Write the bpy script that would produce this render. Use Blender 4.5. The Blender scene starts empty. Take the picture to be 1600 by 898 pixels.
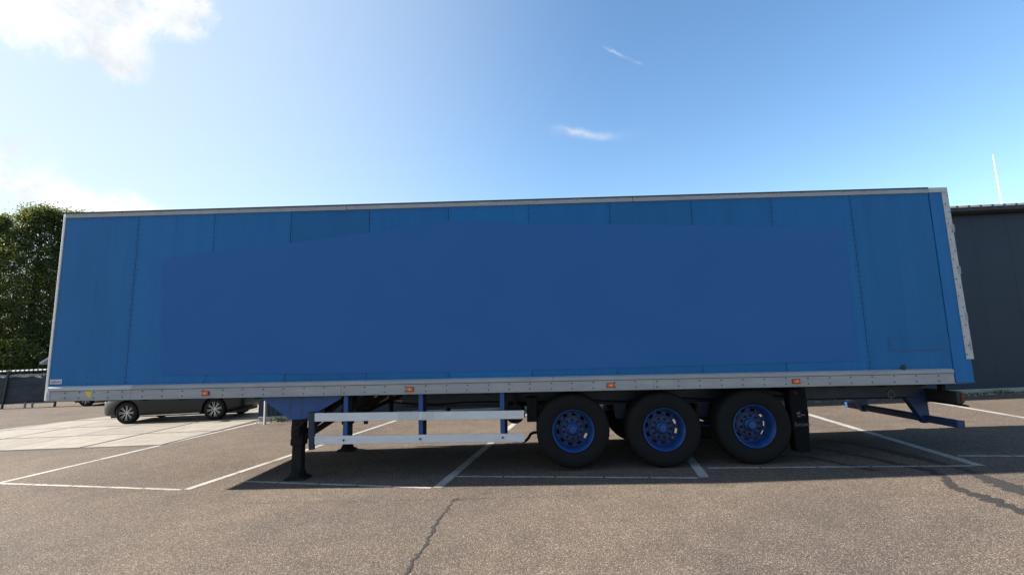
import bpy, bmesh, math, random
from mathutils import Vector, Matrix, noise
random.seed(7)
PI = math.pi
scene = bpy.context.scene
COL = scene.collection

# ------------------------------------------------------------------ camera
cam_d = bpy.data.cameras.new('camera')
cam = bpy.data.objects.new('camera', cam_d); COL.objects.link(cam)
F_PX, CAM = 784.808, Vector((7.411, -7.512, 1.782))
YAW, PITCH, ROLL, SHIFT = -0.02394, 0.14272, -0.04142, -17.21
cy, sy, cp, sp = math.cos(YAW), math.sin(YAW), math.cos(PITCH), math.sin(PITCH)
fw = Vector((sy*cp, cy*cp, sp)); r0 = Vector((cy, -sy, 0)); u0 = r0.cross(fw)
rt = math.cos(ROLL)*r0 + math.sin(ROLL)*u0
up = -math.sin(ROLL)*r0 + math.cos(ROLL)*u0
m = Matrix((rt, up, -fw)).transposed().to_4x4(); m.translation = CAM
cam.matrix_world = m
cam_d.sensor_fit = 'HORIZONTAL'; cam_d.sensor_width = 36.0
cam_d.lens = F_PX/1600*36.0
cam_d.shift_y = SHIFT/1600
cam_d.clip_start = 0.05; cam_d.clip_end = 3000
scene.camera = cam

# ------------------------------------------------------------------ sun + sky
SUN = Vector((-2.28, 0.19, 1.0)).normalized()
sun_d = bpy.data.lights.new('sun', 'SUN'); sun = bpy.data.objects.new('sun', sun_d); COL.objects.link(sun)
sun.rotation_euler = (-SUN).to_track_quat('-Z', 'Y').to_euler(); sun.location = (-20, 5, 30)
sun_d.energy = 5.0; sun_d.angle = math.radians(0.53); sun_d.color = (1.0, 0.93, 0.83)

world = bpy.data.worlds.new('World'); scene.world = world; world.use_nodes = True
WT = world.node_tree; WT.nodes.clear()
def wn(t, **k):
    n = WT.nodes.new(t)
    for a, b in k.items(): setattr(n, a, b)
    return n
def wl(a, b): WT.links.new(a, b)
sky = wn('ShaderNodeTexSky', sky_type='NISHITA', sun_disc=False)
sky.sun_elevation = math.asin(SUN.z); sky.sun_rotation = math.atan2(SUN.x, SUN.y)
sky.air_density = 1.0; sky.dust_density = 1.0; sky.ozone_density = 1.3; sky.altitude = 0
geo = wn('ShaderNodeNewGeometry')
DIR = wn('ShaderNodeVectorMath', operation='SCALE'); DIR.inputs['Scale'].default_value = -1.0
wl(geo.outputs['Incoming'], DIR.inputs[0])
def wmath(op, a, b=None, clamp=False):
    n = wn('ShaderNodeMath', operation=op, use_clamp=clamp)
    for i, v in enumerate((a, b)):
        if v is None: continue
        if isinstance(v, (int, float)): n.inputs[i].default_value = v
        else: wl(v, n.inputs[i])
    return n.outputs[0]
# ragged direction for cloud shapes
nz = wn('ShaderNodeTexNoise'); nz.inputs['Scale'].default_value = 7.0; nz.inputs['Detail'].default_value = 8; nz.inputs['Roughness'].default_value = 0.62
wl(DIR.outputs[0], nz.inputs['Vector'])
ns = wn('ShaderNodeVectorMath', operation='SUBTRACT'); ns.inputs[1].default_value = (0.5, 0.5, 0.5); wl(nz.outputs['Color'], ns.inputs[0])
nsc = wn('ShaderNodeVectorMath', operation='SCALE'); nsc.inputs['Scale'].default_value = 0.16; wl(ns.outputs[0], nsc.inputs[0])
dd = wn('ShaderNodeVectorMath', operation='ADD'); wl(DIR.outputs[0], dd.inputs[0]); wl(nsc.outputs[0], dd.inputs[1])
def sky_dir(az, el):
    a, e = math.radians(az), math.radians(el)
    return Vector((math.sin(a)*math.cos(e), math.cos(a)*math.cos(e), math.sin(e)))
def cloud(az, el, a, b, ang=0.0, src=None):
    """elliptic cloud mass: centre (degrees), half-axes a, b (degrees), tilt"""
    c = sky_dir(az, el); t1 = Vector((math.cos(math.radians(az)), -math.sin(math.radians(az)), 0)); t2 = t1.cross(c)*-1
    t2 = c.cross(t1)*-1 if (c.cross(t1)).z < 0 else c.cross(t1)
    g = math.radians(ang); s1 = math.cos(g)*t1 + math.sin(g)*t2; s2 = -math.sin(g)*t1 + math.cos(g)*t2
    v = (src or dd).outputs[0]; o = []
    for s, w in ((s1, a), (s2, b)):
        d = wn('ShaderNodeVectorMath', operation='DOT_PRODUCT'); d.inputs[1].default_value = s/math.radians(w); wl(v, d.inputs[0])
        o.append(wmath('POWER', d.outputs['Value'], 2.0))
    e = wmath('EXPONENT', wmath('MULTIPLY', wmath('ADD', o[0], o[1]), -1.0))
    f = wn('ShaderNodeVectorMath', operation='DOT_PRODUCT'); f.inputs[1].default_value = c; wl(v, f.inputs[0])
    return wmath('MULTIPLY', e, wmath('GREATER_THAN', f.outputs['Value'], 0.0))
def total(l):
    t = l[0]
    for x in l[1:]: t = wmath('ADD', t, x)
    return t
masses = [cloud(-47, 28.5, 5.0, 2.6), cloud(-40.5, 31.2, 4.8, 2.5), cloud(-36, 31.5, 2.6, 1.9), cloud(-42, 26.5, 2.6, 1.6), cloud(-52, 33, 9, 5),
          cloud(-47, 15.6, 5.5, 2.2), cloud(-40, 13.6, 6.5, 1.4, -4), cloud(-58, 16, 8, 4), cloud(-75, 30, 14, 6), cloud(-110, 24, 16, 6),
          cloud(70, 22, 10, 2.5), cloud(120, 28, 14, 4), cloud(175, 24, 18, 5), cloud(-150, 34, 12, 5)]
fine = wn('ShaderNodeTexNoise'); fine.inputs['Scale'].default_value = 13; fine.inputs['Detail'].default_value = 10; fine.inputs['Roughness'].default_value = 0.66
wl(DIR.outputs[0], fine.inputs['Vector'])
dens = wmath('MULTIPLY', total(masses), wmath('MULTIPLY', wmath('SUBTRACT', fine.outputs['Fac'], 0.22), 2.9))
cm = wn('ShaderNodeMapRange', interpolation_type='SMOOTHSTEP'); wl(dens, cm.inputs['Value'])
cm.inputs['From Min'].default_value = 0.22; cm.inputs['From Max'].default_value = 1.0
# thin wisps, streaked
wd = wn('ShaderNodeVectorMath', operation='SCALE'); wd.inputs['Scale'].default_value = 0.3; wl(nsc.outputs[0], wd.inputs[0])
dw = wn('ShaderNodeVectorMath', operation='ADD'); wl(DIR.outputs[0], dw.inputs[0]); wl(wd.outputs[0], dw.inputs[1])
wisps = total([cloud(8.8, 23.3, 2.7, 0.42, -6, dw), cloud(6.4, 23.8, 1.4, 0.30, -10, dw), cloud(12.3, 30.9, 1.1, 0.12, -24, dw), cloud(14.6, 29.8, 0.45, 0.12, -35, dw),
               cloud(30, 44, 5, 0.7, 10, dw), cloud(-20, 50, 6, 0.8, -12, dw)])
wm = wmath('MULTIPLY', wisps, wmath('MULTIPLY', wmath('SUBTRACT', fine.outputs['Fac'], 0.24), 1.45), True)
# thin high veil round the sun's side of the sky
vd = wn('ShaderNodeVectorMath', operation='DOT_PRODUCT'); vd.inputs[1].default_value = sky_dir(-80, 22); wl(DIR.outputs[0], vd.inputs[0])
vr = wn('ShaderNodeMapRange', interpolation_type='SMOOTHSTEP'); wl(vd.outputs['Value'], vr.inputs['Value'])
for k_, x_ in zip(('From Min', 'From Max', 'To Min', 'To Max'), (0.13, 1.0, 0.0, 0.82)): vr.inputs[k_].default_value = x_
veil = vr.outputs[0]
mask = wmath('MAXIMUM', cm.outputs[0], wm)
# colours
hs = wn('ShaderNodeHueSaturation'); hs.inputs['Saturation'].default_value = 1.19; wl(sky.outputs[0], hs.inputs['Color'])
mv = wn('ShaderNodeMixRGB'); wl(veil, mv.inputs[0]); wl(hs.outputs[0], mv.inputs[1]); mv.inputs[2].default_value = (2.6, 3.05, 3.45, 1)
mc = wn('ShaderNodeMixRGB'); wl(mask, mc.inputs[0]); wl(mv.outputs[0], mc.inputs[1])
cs_ = wn('ShaderNodeMapRange'); wl(nz.outputs['Fac'], cs_.inputs['Value']); cs_.inputs['From Min'].default_value = 0.35; cs_.inputs['From Max'].default_value = 0.62
cc = wn('ShaderNodeMixRGB'); wl(cs_.outputs[0], cc.inputs[0]); cc.inputs[1].default_value = (2.75, 2.95, 3.15, 1); cc.inputs[2].default_value = (4.3, 4.3, 4.3, 1); wl(cc.outputs[0], mc.inputs[2])
bg = wn('ShaderNodeBackground'); bg.inputs['Strength'].default_value = 0.071; wl(mc.outputs[0], bg.inputs['Color'])
wo = wn('ShaderNodeOutputWorld'); wl(bg.outputs[0], wo.inputs[0])

scene.view_settings.view_transform = 'Standard'; scene.view_settings.look = 'None'
scene.view_settings.gamma = 1.0; scene.view_settings.exposure = 2.0
scene.render.engine = 'CYCLES'

# ------------------------------------------------------------------ materials
MATS = {}
def mat(name, col, rough=0.6, metal=0.0, var=0.0, vscale=3.0, stretch=(1, 1, 1), bump=0.0, bscale=40.0, col2=None, spec=0.5, coat=0.0, det=6):
    """procedural: base colour varied by noise between col and col2 (or a darker col), noise relief"""
    M = bpy.data.materials.new(name); M.use_nodes = True; T = M.node_tree; T.nodes.clear()
    N = lambda t: T.nodes.new(t); L = T.links.new
    out = N('ShaderNodeOutputMaterial'); b = N('ShaderNodeBsdfPrincipled'); L(b.outputs[0], out.inputs[0])
    b.inputs['Base Color'].default_value = (*col, 1); b.inputs['Roughness'].default_value = rough; b.inputs['Metallic'].default_value = metal
    b.inputs['Specular IOR Level'].default_value = spec; b.inputs['Coat Weight'].default_value = coat; b.inputs['Coat Roughness'].default_value = 0.12
    tc = N('ShaderNodeTexCoord'); mp = N('ShaderNodeMapping'); mp.inputs['Scale'].default_value = stretch; L(tc.outputs['Object'], mp.inputs['Vector'])
    if var > 0:
        n = N('ShaderNodeTexNoise'); n.inputs['Scale'].default_value = vscale; n.inputs['Detail'].default_value = det; n.inputs['Roughness'].default_value = 0.65
        L(mp.outputs[0], n.inputs['Vector'])
        r = N('ShaderNodeMapRange'); r.inputs['From Min'].default_value = 0.3; r.inputs['From Max'].default_value = 0.7; L(n.outputs['Fac'], r.inputs['Value'])
        x = N('ShaderNodeMixRGB'); L(r.outputs[0], x.inputs[0])
        c2 = col2 or tuple(c*(1-var) for c in col)
        x.inputs[1].default_value = (*c2, 1); x.inputs[2].default_value = (*col, 1); L(x.outputs[0], b.inputs['Base Color'])
        rr = N('ShaderNodeMapRange'); L(n.outputs['Fac'], rr.inputs['Value']); rr.inputs['To Min'].default_value = min(1, rough*1.25); rr.inputs['To Max'].default_value = rough*0.8
        L(rr.outputs[0], b.inputs['Roughness'])
    if bump > 0:
        n2 = N('ShaderNodeTexNoise'); n2.inputs['Scale'].default_value = bscale; n2.inputs['Detail'].default_value = 4; L(mp.outputs[0], n2.inputs['Vector'])
        bp = N('ShaderNodeBump'); bp.inputs['Strength'].default_value = bump; bp.inputs['Distance'].default_value = 0.02
        L(n2.outputs['Fac'], bp.inputs['Height']); L(bp.outputs[0], b.inputs['Normal'])
    MATS[name] = M
    return M
def nodes(M):
    T = M.node_tree
    return T, T.nodes, T.links.new, [n for n in T.nodes if n.type == 'BSDF_PRINCIPLED'][0]

BLUE = mat('blue_box_paint', (0.0085, 0.124, 0.325), 0.45, var=0.14, vscale=1.6, stretch=(2.2, 1, 0.35), bump=0.22, bscale=0.9, spec=0.22)
def streaks(M, amt=0.22):
    """dirt run down in thin vertical streaks + fine fluting"""
    T, N, L, b = nodes(M)
    tc = N.new('ShaderNodeTexCoord'); mp = N.new('ShaderNodeMapping'); mp.inputs['Scale'].default_value = (28, 1, 0.5); L(tc.outputs['Object'], mp.inputs['Vector'])
    n = N.new('ShaderNodeTexNoise'); n.inputs['Scale'].default_value = 1.0; n.inputs['Detail'].default_value = 5; L(mp.outputs[0], n.inputs['Vector'])
    r = N.new('ShaderNodeMapRange'); r.inputs['From Min'].default_value = 0.45; r.inputs['From Max'].default_value = 0.75; r.inputs['To Max'].default_value = amt; L(n.outputs['Fac'], r.inputs['Value'])
    x = N.new('ShaderNodeMixRGB'); L(r.outputs[0], x.inputs[0])
    src = b.inputs['Base Color'].links[0].from_socket; L(src, x.inputs[1]); x.inputs[2].default_value = (0.013, 0.060, 0.155, 1); L(x.outputs[0], b.inputs['Base Color'])
streaks(BLUE)
def panel_tone(M, amt=0.09):
    T, N, L, b = nodes(M); oi = N.new('ShaderNodeObjectInfo'); r = N.new('ShaderNodeMapRange'); L(oi.outputs['Random'], r.inputs['Value']); r.inputs['To Min'].default_value = 1-amt; r.inputs['To Max'].default_value = 1+amt
    h = N.new('ShaderNodeHueSaturation'); L(r.outputs[0], h.inputs['Value']); src = b.inputs['Base Color'].links[0].from_socket; L(src, h.inputs['Color']); L(h.outputs[0], b.inputs['Base Color'])
panel_tone(BLUE)
PATCH = mat('masked_logo_blue', (0.022, 0.110, 0.315), 0.6, var=0.04, vscale=0.8, bump=0.05, bscale=1.1, spec=0.22)  # flat fill of the masked-out logo area
FRAMEBLUE = mat('blue_frame_paint', (0.008, 0.06, 0.23), 0.4, var=0.3, vscale=5, bump=0.05)
BUMPBLUE = mat('bumper_shaded_blue', (0.006, 0.034, 0.115), 0.5, var=0.4, vscale=6, bump=0.06)  # frame blue darkened, the shade at the rear bumper put into the colour
CHBLUE = mat('dark_blue_chassis_paint', (0.007, 0.016, 0.045), 0.5, var=0.5, vscale=6, bump=0.1)
RIMBLUE = mat('blue_wheel_paint', (0.006, 0.058, 0.235), 0.45, var=0.35, vscale=7, col2=(0.006, 0.028, 0.10), bump=0.05)
ALU = mat('dull_aluminium', (0.33, 0.325, 0.33), 0.55, 0.15, var=0.22, vscale=3.5, stretch=(0.6, 1, 3), bump=0.05, bscale=20)
ALU2 = mat('pale_aluminium', (0.46, 0.45, 0.45), 0.55, 0.1, var=0.25, vscale=5, stretch=(0.5, 1, 3), bump=0.04)
PLANK = mat('scuffed_pale_plank', (0.64, 0.62, 0.61), 0.5, 0.0, var=0.16, vscale=7, stretch=(0.5, 1, 2), bump=0.04)
RESIDUE = mat('sticker_residue', (0.40, 0.40, 0.37), 0.8, var=0.45, vscale=38, col2=(0.60, 0.60, 0.59))
BOLT = mat('bolt_steel', (0.10, 0.10, 0.11), 0.5, 0.6, var=0.4, vscale=30)
RIVET = mat('painted_rivet', (0.009, 0.066, 0.19), 0.5)
BLACK = mat('black_trim', (0.018, 0.018, 0.02), 0.6, var=0.3, vscale=8)
RUST = mat('grimy_black_steel', (0.013, 0.0115, 0.011), 0.8, var=0.6, vscale=9, col2=(0.006, 0.0055, 0.005), bump=0.15, spec=0.25)
RUBBER = mat('tyre_rubber', (0.004, 0.004, 0.0043), 0.8, var=0.35, vscale=6, col2=(0.0075, 0.007, 0.0066), bump=0.08, spec=0.25)
FLAP = mat('mud_flap_rubber', (0.0035, 0.0035, 0.004), 0.8, var=0.3, vscale=5, spec=0.15)
PRINT = mat('worn_white_print', (0.13, 0.13, 0.14), 0.7, var=0.7, vscale=35)
DARKPRINT = mat('dark_print', (0.05, 0.05, 0.06), 0.6)
BADGE = mat('badge_plate', (0.50, 0.51, 0.53), 0.4, 0.3, var=0.15, vscale=30)
AMBER = mat('amber_lens', (0.72, 0.13, 0.015), 0.22, var=0.3, vscale=60, spec=0.6)
REDLENS = mat('red_lens', (0.12, 0.008, 0.012), 0.25)
YELLOW = mat('yellow_sticker', (0.78, 0.50, 0.02), 0.6, var=0.15, vscale=40)
WHITE = mat('white_paint', (0.75, 0.75, 0.74), 0.5, var=0.12, vscale=6)
FLOORUNDER = mat('underfloor_grime', (0.010, 0.010, 0.010), 0.85, var=0.4, vscale=4)

# ------------------------------------------------------------------ mesh helpers
class MB:
    def __init__(s): s.v = []; s.f = []
    def add(s, vs, fs):
        o = len(s.v); s.v += [tuple(v) for v in vs]; s.f += [tuple(i+o for i in f) for f in fs]; return s
    def box(s, x0, x1, y0, y1, z0, z1):
        return s.add([(x0,y0,z0),(x1,y0,z0),(x1,y1,z0),(x0,y1,z0),(x0,y0,z1),(x1,y0,z1),(x1,y1,z1),(x0,y1,z1)],
                     [(0,3,2,1),(4,5,6,7),(0,1,5,4),(1,2,6,5),(2,3,7,6),(3,0,4,7)])
    def prism(s, poly, a0, a1, ax='y'):
        """poly of 2D points in the plane across ax, extruded from a0 to a1"""
        n = len(poly)
        P = {'y': lambda p, a: (p[0], a, p[1]), 'x': lambda p, a: (a, p[0], p[1]), 'z': lambda p, a: (p[0], p[1], a)}[ax]
        vs = [P(p, a0) for p in poly] + [P(p, a1) for p in poly]
        return s.add(vs, [tuple(range(n)), tuple(range(2*n-1, n-1, -1))] + [(i, i+n, (i+1) % n+n, (i+1) % n) for i in range(n)])
    def bar(s, a, b, w, h):
        a, b = Vector(a), Vector(b); d = (b-a).normalized(); q = Vector((0, 0, 1)) if abs(d.z) < 0.9 else Vector((1, 0, 0))
        x = d.cross(q).normalized()*w/2; z = x.cross(d).normalized()*h/2
        return s.add([a-x-z, a+x-z, a+x+z, a-x+z, b-x-z, b+x-z, b+x+z, b-x+z], [(0,1,2,3),(7,6,5,4),(0,4,5,1),(1,5,6,2),(2,6,7,3),(3,7,4,0)])
    def tube(s, pts, r, n=10):
        pts = [Vector(p) for p in pts]; k = len(pts); rs = r if isinstance(r, (list, tuple)) else [r]*k; vs = []
        for i, p in enumerate(pts):
            d = (pts[min(i+1, k-1)]-pts[max(i-1, 0)]).normalized(); q = Vector((0, 0, 1)) if abs(d.z) < 0.9 else Vector((1, 0, 0))
            x = d.cross(q).normalized(); y = x.cross(d).normalized()
            vs += [p+(x*math.cos(2*PI*j/n)+y*math.sin(2*PI*j/n))*rs[i] for j in range(n)]
        fs = [(i*n+j, i*n+(j+1) % n, (i+1)*n+(j+1) % n, (i+1)*n+j) for i in range(k-1) for j in range(n)]
        return s.add(vs, fs + [tuple(range(n-1, -1, -1)), tuple((k-1)*n+j for j in range(n))])
    def lathe(s, prof, n=48, c=(0, 0, 0), ax='y', closed=True):
        """prof of (radius, along)"""
        vs = []
        for r, a in prof:
            for j in range(n):
                t = 2*PI*j/n
                vs.append({'y': (c[0]+r*math.cos(t), c[1]+a, c[2]+r*math.sin(t)), 'z': (c[0]+r*math.cos(t), c[1]+r*math.sin(t), c[2]+a), 'x': (c[0]+a, c[1]+r*math.cos(t), c[2]+r*math.sin(t))}[ax])
        k = len(prof); fs = [(i*n+j, i*n+(j+1) % n, (i+1)*n+(j+1) % n, (i+1)*n+j) for i in range(k-1) for j in range(n)]
        if closed: fs += [tuple(range(n-1, -1, -1)), tuple((k-1)*n+j for j in range(n))]
        return s.add(vs, fs)
    def dome(s, c, r, d, n=6, ax='y', sgn=-1):
        """low rivet head on a face whose outward side is sgn*ax"""
        vs = []
        for rr, a in ((r, 0), (r*0.72, d*0.75)):
            for j in range(n):
                t = 2*PI*j/n; u, v = rr*math.cos(t), rr*math.sin(t)
                vs.append({'y': (c[0]+u, c[1]+sgn*a, c[2]+v), 'x': (c[0]+sgn*a, c[1]+u, c[2]+v), 'z': (c[0]+u, c[1]+v, c[2]+sgn*a)}[ax])
        return s.add(vs, [(j, (j+1) % n, n+(j+1) % n, n+j) for j in range(n)] + [tuple(n+j for j in range(n))])
    def mesh(s, name):
        me = bpy.data.meshes.new(name); me.from_pydata([tuple(v) for v in s.v], [], s.f)
        bm = bmesh.new(); bm.from_mesh(me); bmesh.ops.recalc_face_normals(bm, faces=bm.faces); bm.to_mesh(me); bm.free()
        return me
    def build(s, name, m, parent=None, bevel=0, smooth=False, loc=None, rot=None, kind=None):
        me = s.mesh(name); me.materials.append(m)
        o = bpy.data.objects.new(name, me); COL.objects.link(o)
        if parent: o.parent = parent
        if loc: o.location = loc
        if rot: o.rotation_euler = rot
        if smooth:
            for p in me.polygons: p.use_smooth = True
            e = o.modifiers.new('split', 'EDGE_SPLIT'); e.split_angle = math.radians(35)
        if bevel:
            b = o.modifiers.new('bevel', 'BEVEL'); b.width = bevel; b.segments = 2; b.limit_method = 'ANGLE'; b.angle_limit = math.radians(40)
        if kind: o['kind'] = kind
        return o
def empty(name, loc=(0, 0, 0), rot=(0, 0, 0)):
    o = bpy.data.objects.new(name, None); COL.objects.link(o); o.location = loc; o.rotation_euler = rot; o.empty_display_size = 0.3
    return o
def tag(o, label=None, cat=None, group=None, kind=None):
    if label: o['label'] = label
    if cat: o['category'] = cat
    if group: o['group'] = group
    if kind: o['kind'] = kind
    return o
def copy_tree(o, parent=None):
    c = o.copy(); COL.objects.link(c)
    if parent: c.parent = parent
    for ch in list(o.children): copy_tree(ch, c)
    return c
def lettering(name, s, m, parent, loc, rot, size, depth=0.002, shear=0.0):
    cu = bpy.data.curves.new(name, 'FONT'); cu.body = s; cu.size = size; cu.extrude = depth; cu.align_x = 'CENTER'; cu.align_y = 'CENTER'; cu.shear = shear
    t = bpy.data.objects.new(name, cu); COL.objects.link(t); bpy.context.view_layer.update()
    me = bpy.data.meshes.new_from_object(t.evaluated_get(bpy.context.evaluated_depsgraph_get()))
    bpy.data.objects.remove(t); bpy.data.curves.remove(cu)
    me.materials.clear(); me.materials.append(m)
    o = bpy.data.objects.new(name, me); COL.objects.link(o); o.parent = parent; o.location = loc; o.rotation_euler = rot
    return o

# ------------------------------------------------------------------ ground
ASPH = mat('exposed_aggregate_asphalt', (0.20, 0.165, 0.135), 0.9)
def asphalt(M):
    T, N, L, b = nodes(M)
    tc = N.new('ShaderNodeTexCoord')
    def noise_(scale, det=3, rough=0.6):
        n = N.new('ShaderNodeTexNoise'); n.inputs['Scale'].default_value = scale; n.inputs['Detail'].default_value = det; n.inputs['Roughness'].default_value = rough
        L(tc.outputs['Object'], n.inputs['Vector']); return n.outputs['Fac']
    def rng(v, a, b_, c, d):
        r = N.new('ShaderNodeMapRange'); L(v, r.inputs['Value'])
        for k, x in zip(('From Min', 'From Max', 'To Min', 'To Max'), (a, b_, c, d)): r.inputs[k].default_value = x
        return r.outputs[0]
    def mixc(f, a, b_, mode='MIX'):
        x = N.new('ShaderNodeMixRGB'); x.blend_type = mode
        if isinstance(f, float): x.inputs[0].default_value = f
        else: L(f, x.inputs[0])
        for i, v in ((1, a), (2, b_)):
            if isinstance(v, tuple): x.inputs[i].default_value = (*v, 1)
            else: L(v, x.inputs[i])
        return x.outputs[0]
    vo = N.new('ShaderNodeTexVoronoi'); vo.inputs['Scale'].default_value = 122; L(tc.outputs['Object'], vo.inputs['Vector'])
    sep = N.new('ShaderNodeSeparateColor'); L(vo.outputs['Color'], sep.inputs[0])
    ramp = N.new('ShaderNodeValToRGB'); L(sep.outputs[0], ramp.inputs[0])
    e = ramp.color_ramp.elements
    e[0].position = 0.0; e[0].color = (0.078, 0.064, 0.052, 1); e[1].position = 1.0; e[1].color = (0.44, 0.37, 0.30, 1)
    for p, c in ((0.3, (0.125, 0.101, 0.082)), (0.62, (0.172, 0.139, 0.112)), (0.88, (0.232, 0.189, 0.153))):
        x = e.new(p); x.color = (*c, 1)
    gap = rng(vo.outputs['Distance'], 0.35, 0.75, 0.0, 0.75)
    c = mixc(gap, ramp.outputs[0], (0.052, 0.043, 0.037))
    big = noise_(0.35, 5, 0.6); mid = noise_(2.3, 4, 0.6)
    c = mixc(0.8, c, mixc(rng(big, 0.35, 0.65, 0, 1), (0.80, 0.80, 0.83), (1.12, 1.08, 1.02)), 'MULTIPLY')
    c = mixc(0.7, c, mixc(rng(mid, 0.3, 0.7, 0, 1), (0.84, 0.84, 0.85), (1.1, 1.1, 1.1)), 'MULTIPLY')
    sp_ = noise_(9, 3, 0.7); c = mixc(rng(sp_, 0.66, 0.76, 0, 0.45), c, (0.085, 0.072, 0.062))
    bl_ = noise_(1.1, 6, 0.7); c = mixc(rng(bl_, 0.56, 0.72, 0, 0.38), c, (0.06, 0.052, 0.046))
    L(c, b.inputs['Base Color'])
    h = N.new('ShaderNodeMath'); h.operation = 'SUBTRACT'; L(sep.outputs[1], h.inputs[0]); L(vo.outputs['Distance'], h.inputs[1])
    bp = N.new('ShaderNodeBump'); bp.inputs['Strength'].default_value = 0.55; bp.inputs['Distance'].default_value = 0.006; L(h.outputs[0], bp.inputs['Height']); L(bp.outputs[0], b.inputs['Normal'])
    b.inputs['Specular IOR Level'].default_value = 0.08
asphalt(ASPH)
g = MB().add([(-900, -600, 0), (900, -600, 0), (900, 1200, 0), (-900, 1200, 0)], [(0, 1, 2, 3)]).build('ground', ASPH)
tag(g, 'brown grey asphalt of coarse stone chips covering the whole yard', kind='structure')

CONC = mat('pale_concrete', (0.222, 0.194, 0.155), 0.85, var=0.38, vscale=2.2, bump=0.12, bscale=60)
panel_tone(CONC, 0.12)
def clip(poly, keep):
    out = []
    for i, p in enumerate(poly):
        q = poly[(i+1) % len(poly)]; a, b = keep(p), keep(q)
        if a >= 0: out.append(p)
        if a*b < 0: t = a/(a-b); out.append((p[0]+(q[0]-p[0])*t, p[1]+(q[1]-p[1])*t))
    return out
apron = MB().prism([(-0.70, 3.70), (-0.30, 17.0), (-4.7, 17.0), (-10.3, 3.70)], 0.001, 0.004, 'z').build('concrete_apron', mat('joint_sand', (0.045, 0.04, 0.034), 0.95))
tag(apron, 'pale concrete apron of square slabs beside the dark building', kind='structure')
XS = [-12.05, -10.15, -8.25, -6.35, -4.47, -2.58, -0.72]; YS = [3.72, 5.6, 7.42, 9.3, 11.2, 13.1, 15.0, 16.9]
for i in range(6):
    for j in range(7):
        x0, x1, y0, y1 = XS[i]+.03, XS[i+1]-.03, YS[j]+.03, YS[j+1]-.03
        sh = lambda x, y: (x+(y-3.7)*0.03, y)
        poly = [sh(x0, y0), sh(x1, y0), sh(x1, y1), sh(x0, y1)]
        poly = clip(poly, lambda p: (p[0]-(-10.25))*13.3-(p[1]-3.7)*5.6)
        if len(poly) < 3: continue
        MB().prism(poly, 0.003, 0.014+random.uniform(-.003, .003), 'z').build('slab', CONC, apron)

# painted bay lines: every stroke its own sheet
LINE = mat('worn_line_paint', (0.62, 0.60, 0.56), 0.7)
def worn(M):
    T, N, L, b = nodes(M)
    tc = N.new('ShaderNodeTexCoord'); n = N.new('ShaderNodeTexNoise'); n.inputs['Scale'].default_value = 34; n.inputs['Detail'].default_value = 6; n.inputs['Roughness'].default_value = 0.75; L(tc.outputs['Object'], n.inputs['Vector'])
    n2 = N.new('ShaderNodeTexNoise'); n2.inputs['Scale'].default_value = 1.7; n2.inputs['Detail'].default_value = 3; L(tc.outputs['Object'], n2.inputs['Vector'])
    ad = N.new('ShaderNodeMath'); ad.operation = 'ADD'; L(n.outputs['Fac'], ad.inputs[0])
    r2 = N.new('ShaderNodeMapRange'); L(n2.outputs['Fac'], r2.inputs['Value']); r2.inputs['From Min'].default_value = .3; r2.inputs['From Max'].default_value = .7; r2.inputs['To Min'].default_value = -.10; r2.inputs['To Max'].default_value = .10
    L(r2.outputs[0], ad.inputs[1])
    r = N.new('ShaderNodeMapRange'); L(ad.outputs[0], r.inputs['Value']); r.inputs['From Min'].default_value = .50; r.inputs['From Max'].default_value = .64; r.inputs['To Min'].default_value = 0
    x = N.new('ShaderNodeMixRGB'); L(r.outputs[0], x.inputs[0]); x.inputs[1].default_value = (0.36, 0.345, 0.32, 1); x.inputs[2].default_value = (0.15, 0.13, 0.11, 1); L(x.outputs[0], b.inputs['Base Color'])
worn(LINE)
def stroke(a, b, w, z=0.004, name='parking_line', m=None, wob=0.004, label=None):
    a, b = Vector((*a, 0)), Vector((*b, 0)); d = (b-a); n = max(2, int(d.length/0.06)); d.normalize(); nrm = Vector((-d.y, d.x, 0))
    vs = []
    for i in range(n+1):
        p = a+(b-a)*i/n
        for s in (-1, 1): q = p+nrm*s*(w/2+random.uniform(-wob, wob)); vs.append((q.x, q.y, z))
    o = MB().add(vs, [(2*i, 2*i+1, 2*i+3, 2*i+2) for i in range(n)]).build(name, m or LINE)
    o['kind'] = 'structure'
    if label: o['label'] = label
    return o
def dashed(a, b, w, cuts, **k):
    a, b = Vector(a), Vector(b); t = [0]+cuts+[1]
    for i in range(len(t)-1):
        p, q = a+(b-a)*t[i], a+(b-a)*t[i+1]; d = (q-p).normalized()*0.015
        stroke(p+d, q-d, w, **k)
dashed((-1.10, 0.62), (-0.28, 7.6), 0.10, [0.24, 0.46, 0.72], label='long white bay line left of the trailer')
dashed((2.50, -0.20), (3.95, 7.1), 0.11, [0.13, 0.24, 0.42, 0.66], label='white bay line passing under the front of the trailer')
dashed((6.14, -0.57), (7.35, 7.0), 0.13, [0.13, 0.24, 0.36, 0.52], label='white bay line under the middle of the trailer')
dashed((9.67, -0.52), (10.75, 6.8), 0.13, [0.13, 0.3, 0.6], label='white bay line under the rear wheels')
dashed((13.32, -0.42), (14.08, 6.9), 0.13, [0.155, 0.30, 0.40, 0.7], label='white bay line behind the mud flap')
dashed((16.75, -0.6), (17.80, 6.9), 0.12, [0.2, 0.48, 0.75], label='white bay line beyond the rear of the trailer')
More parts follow.
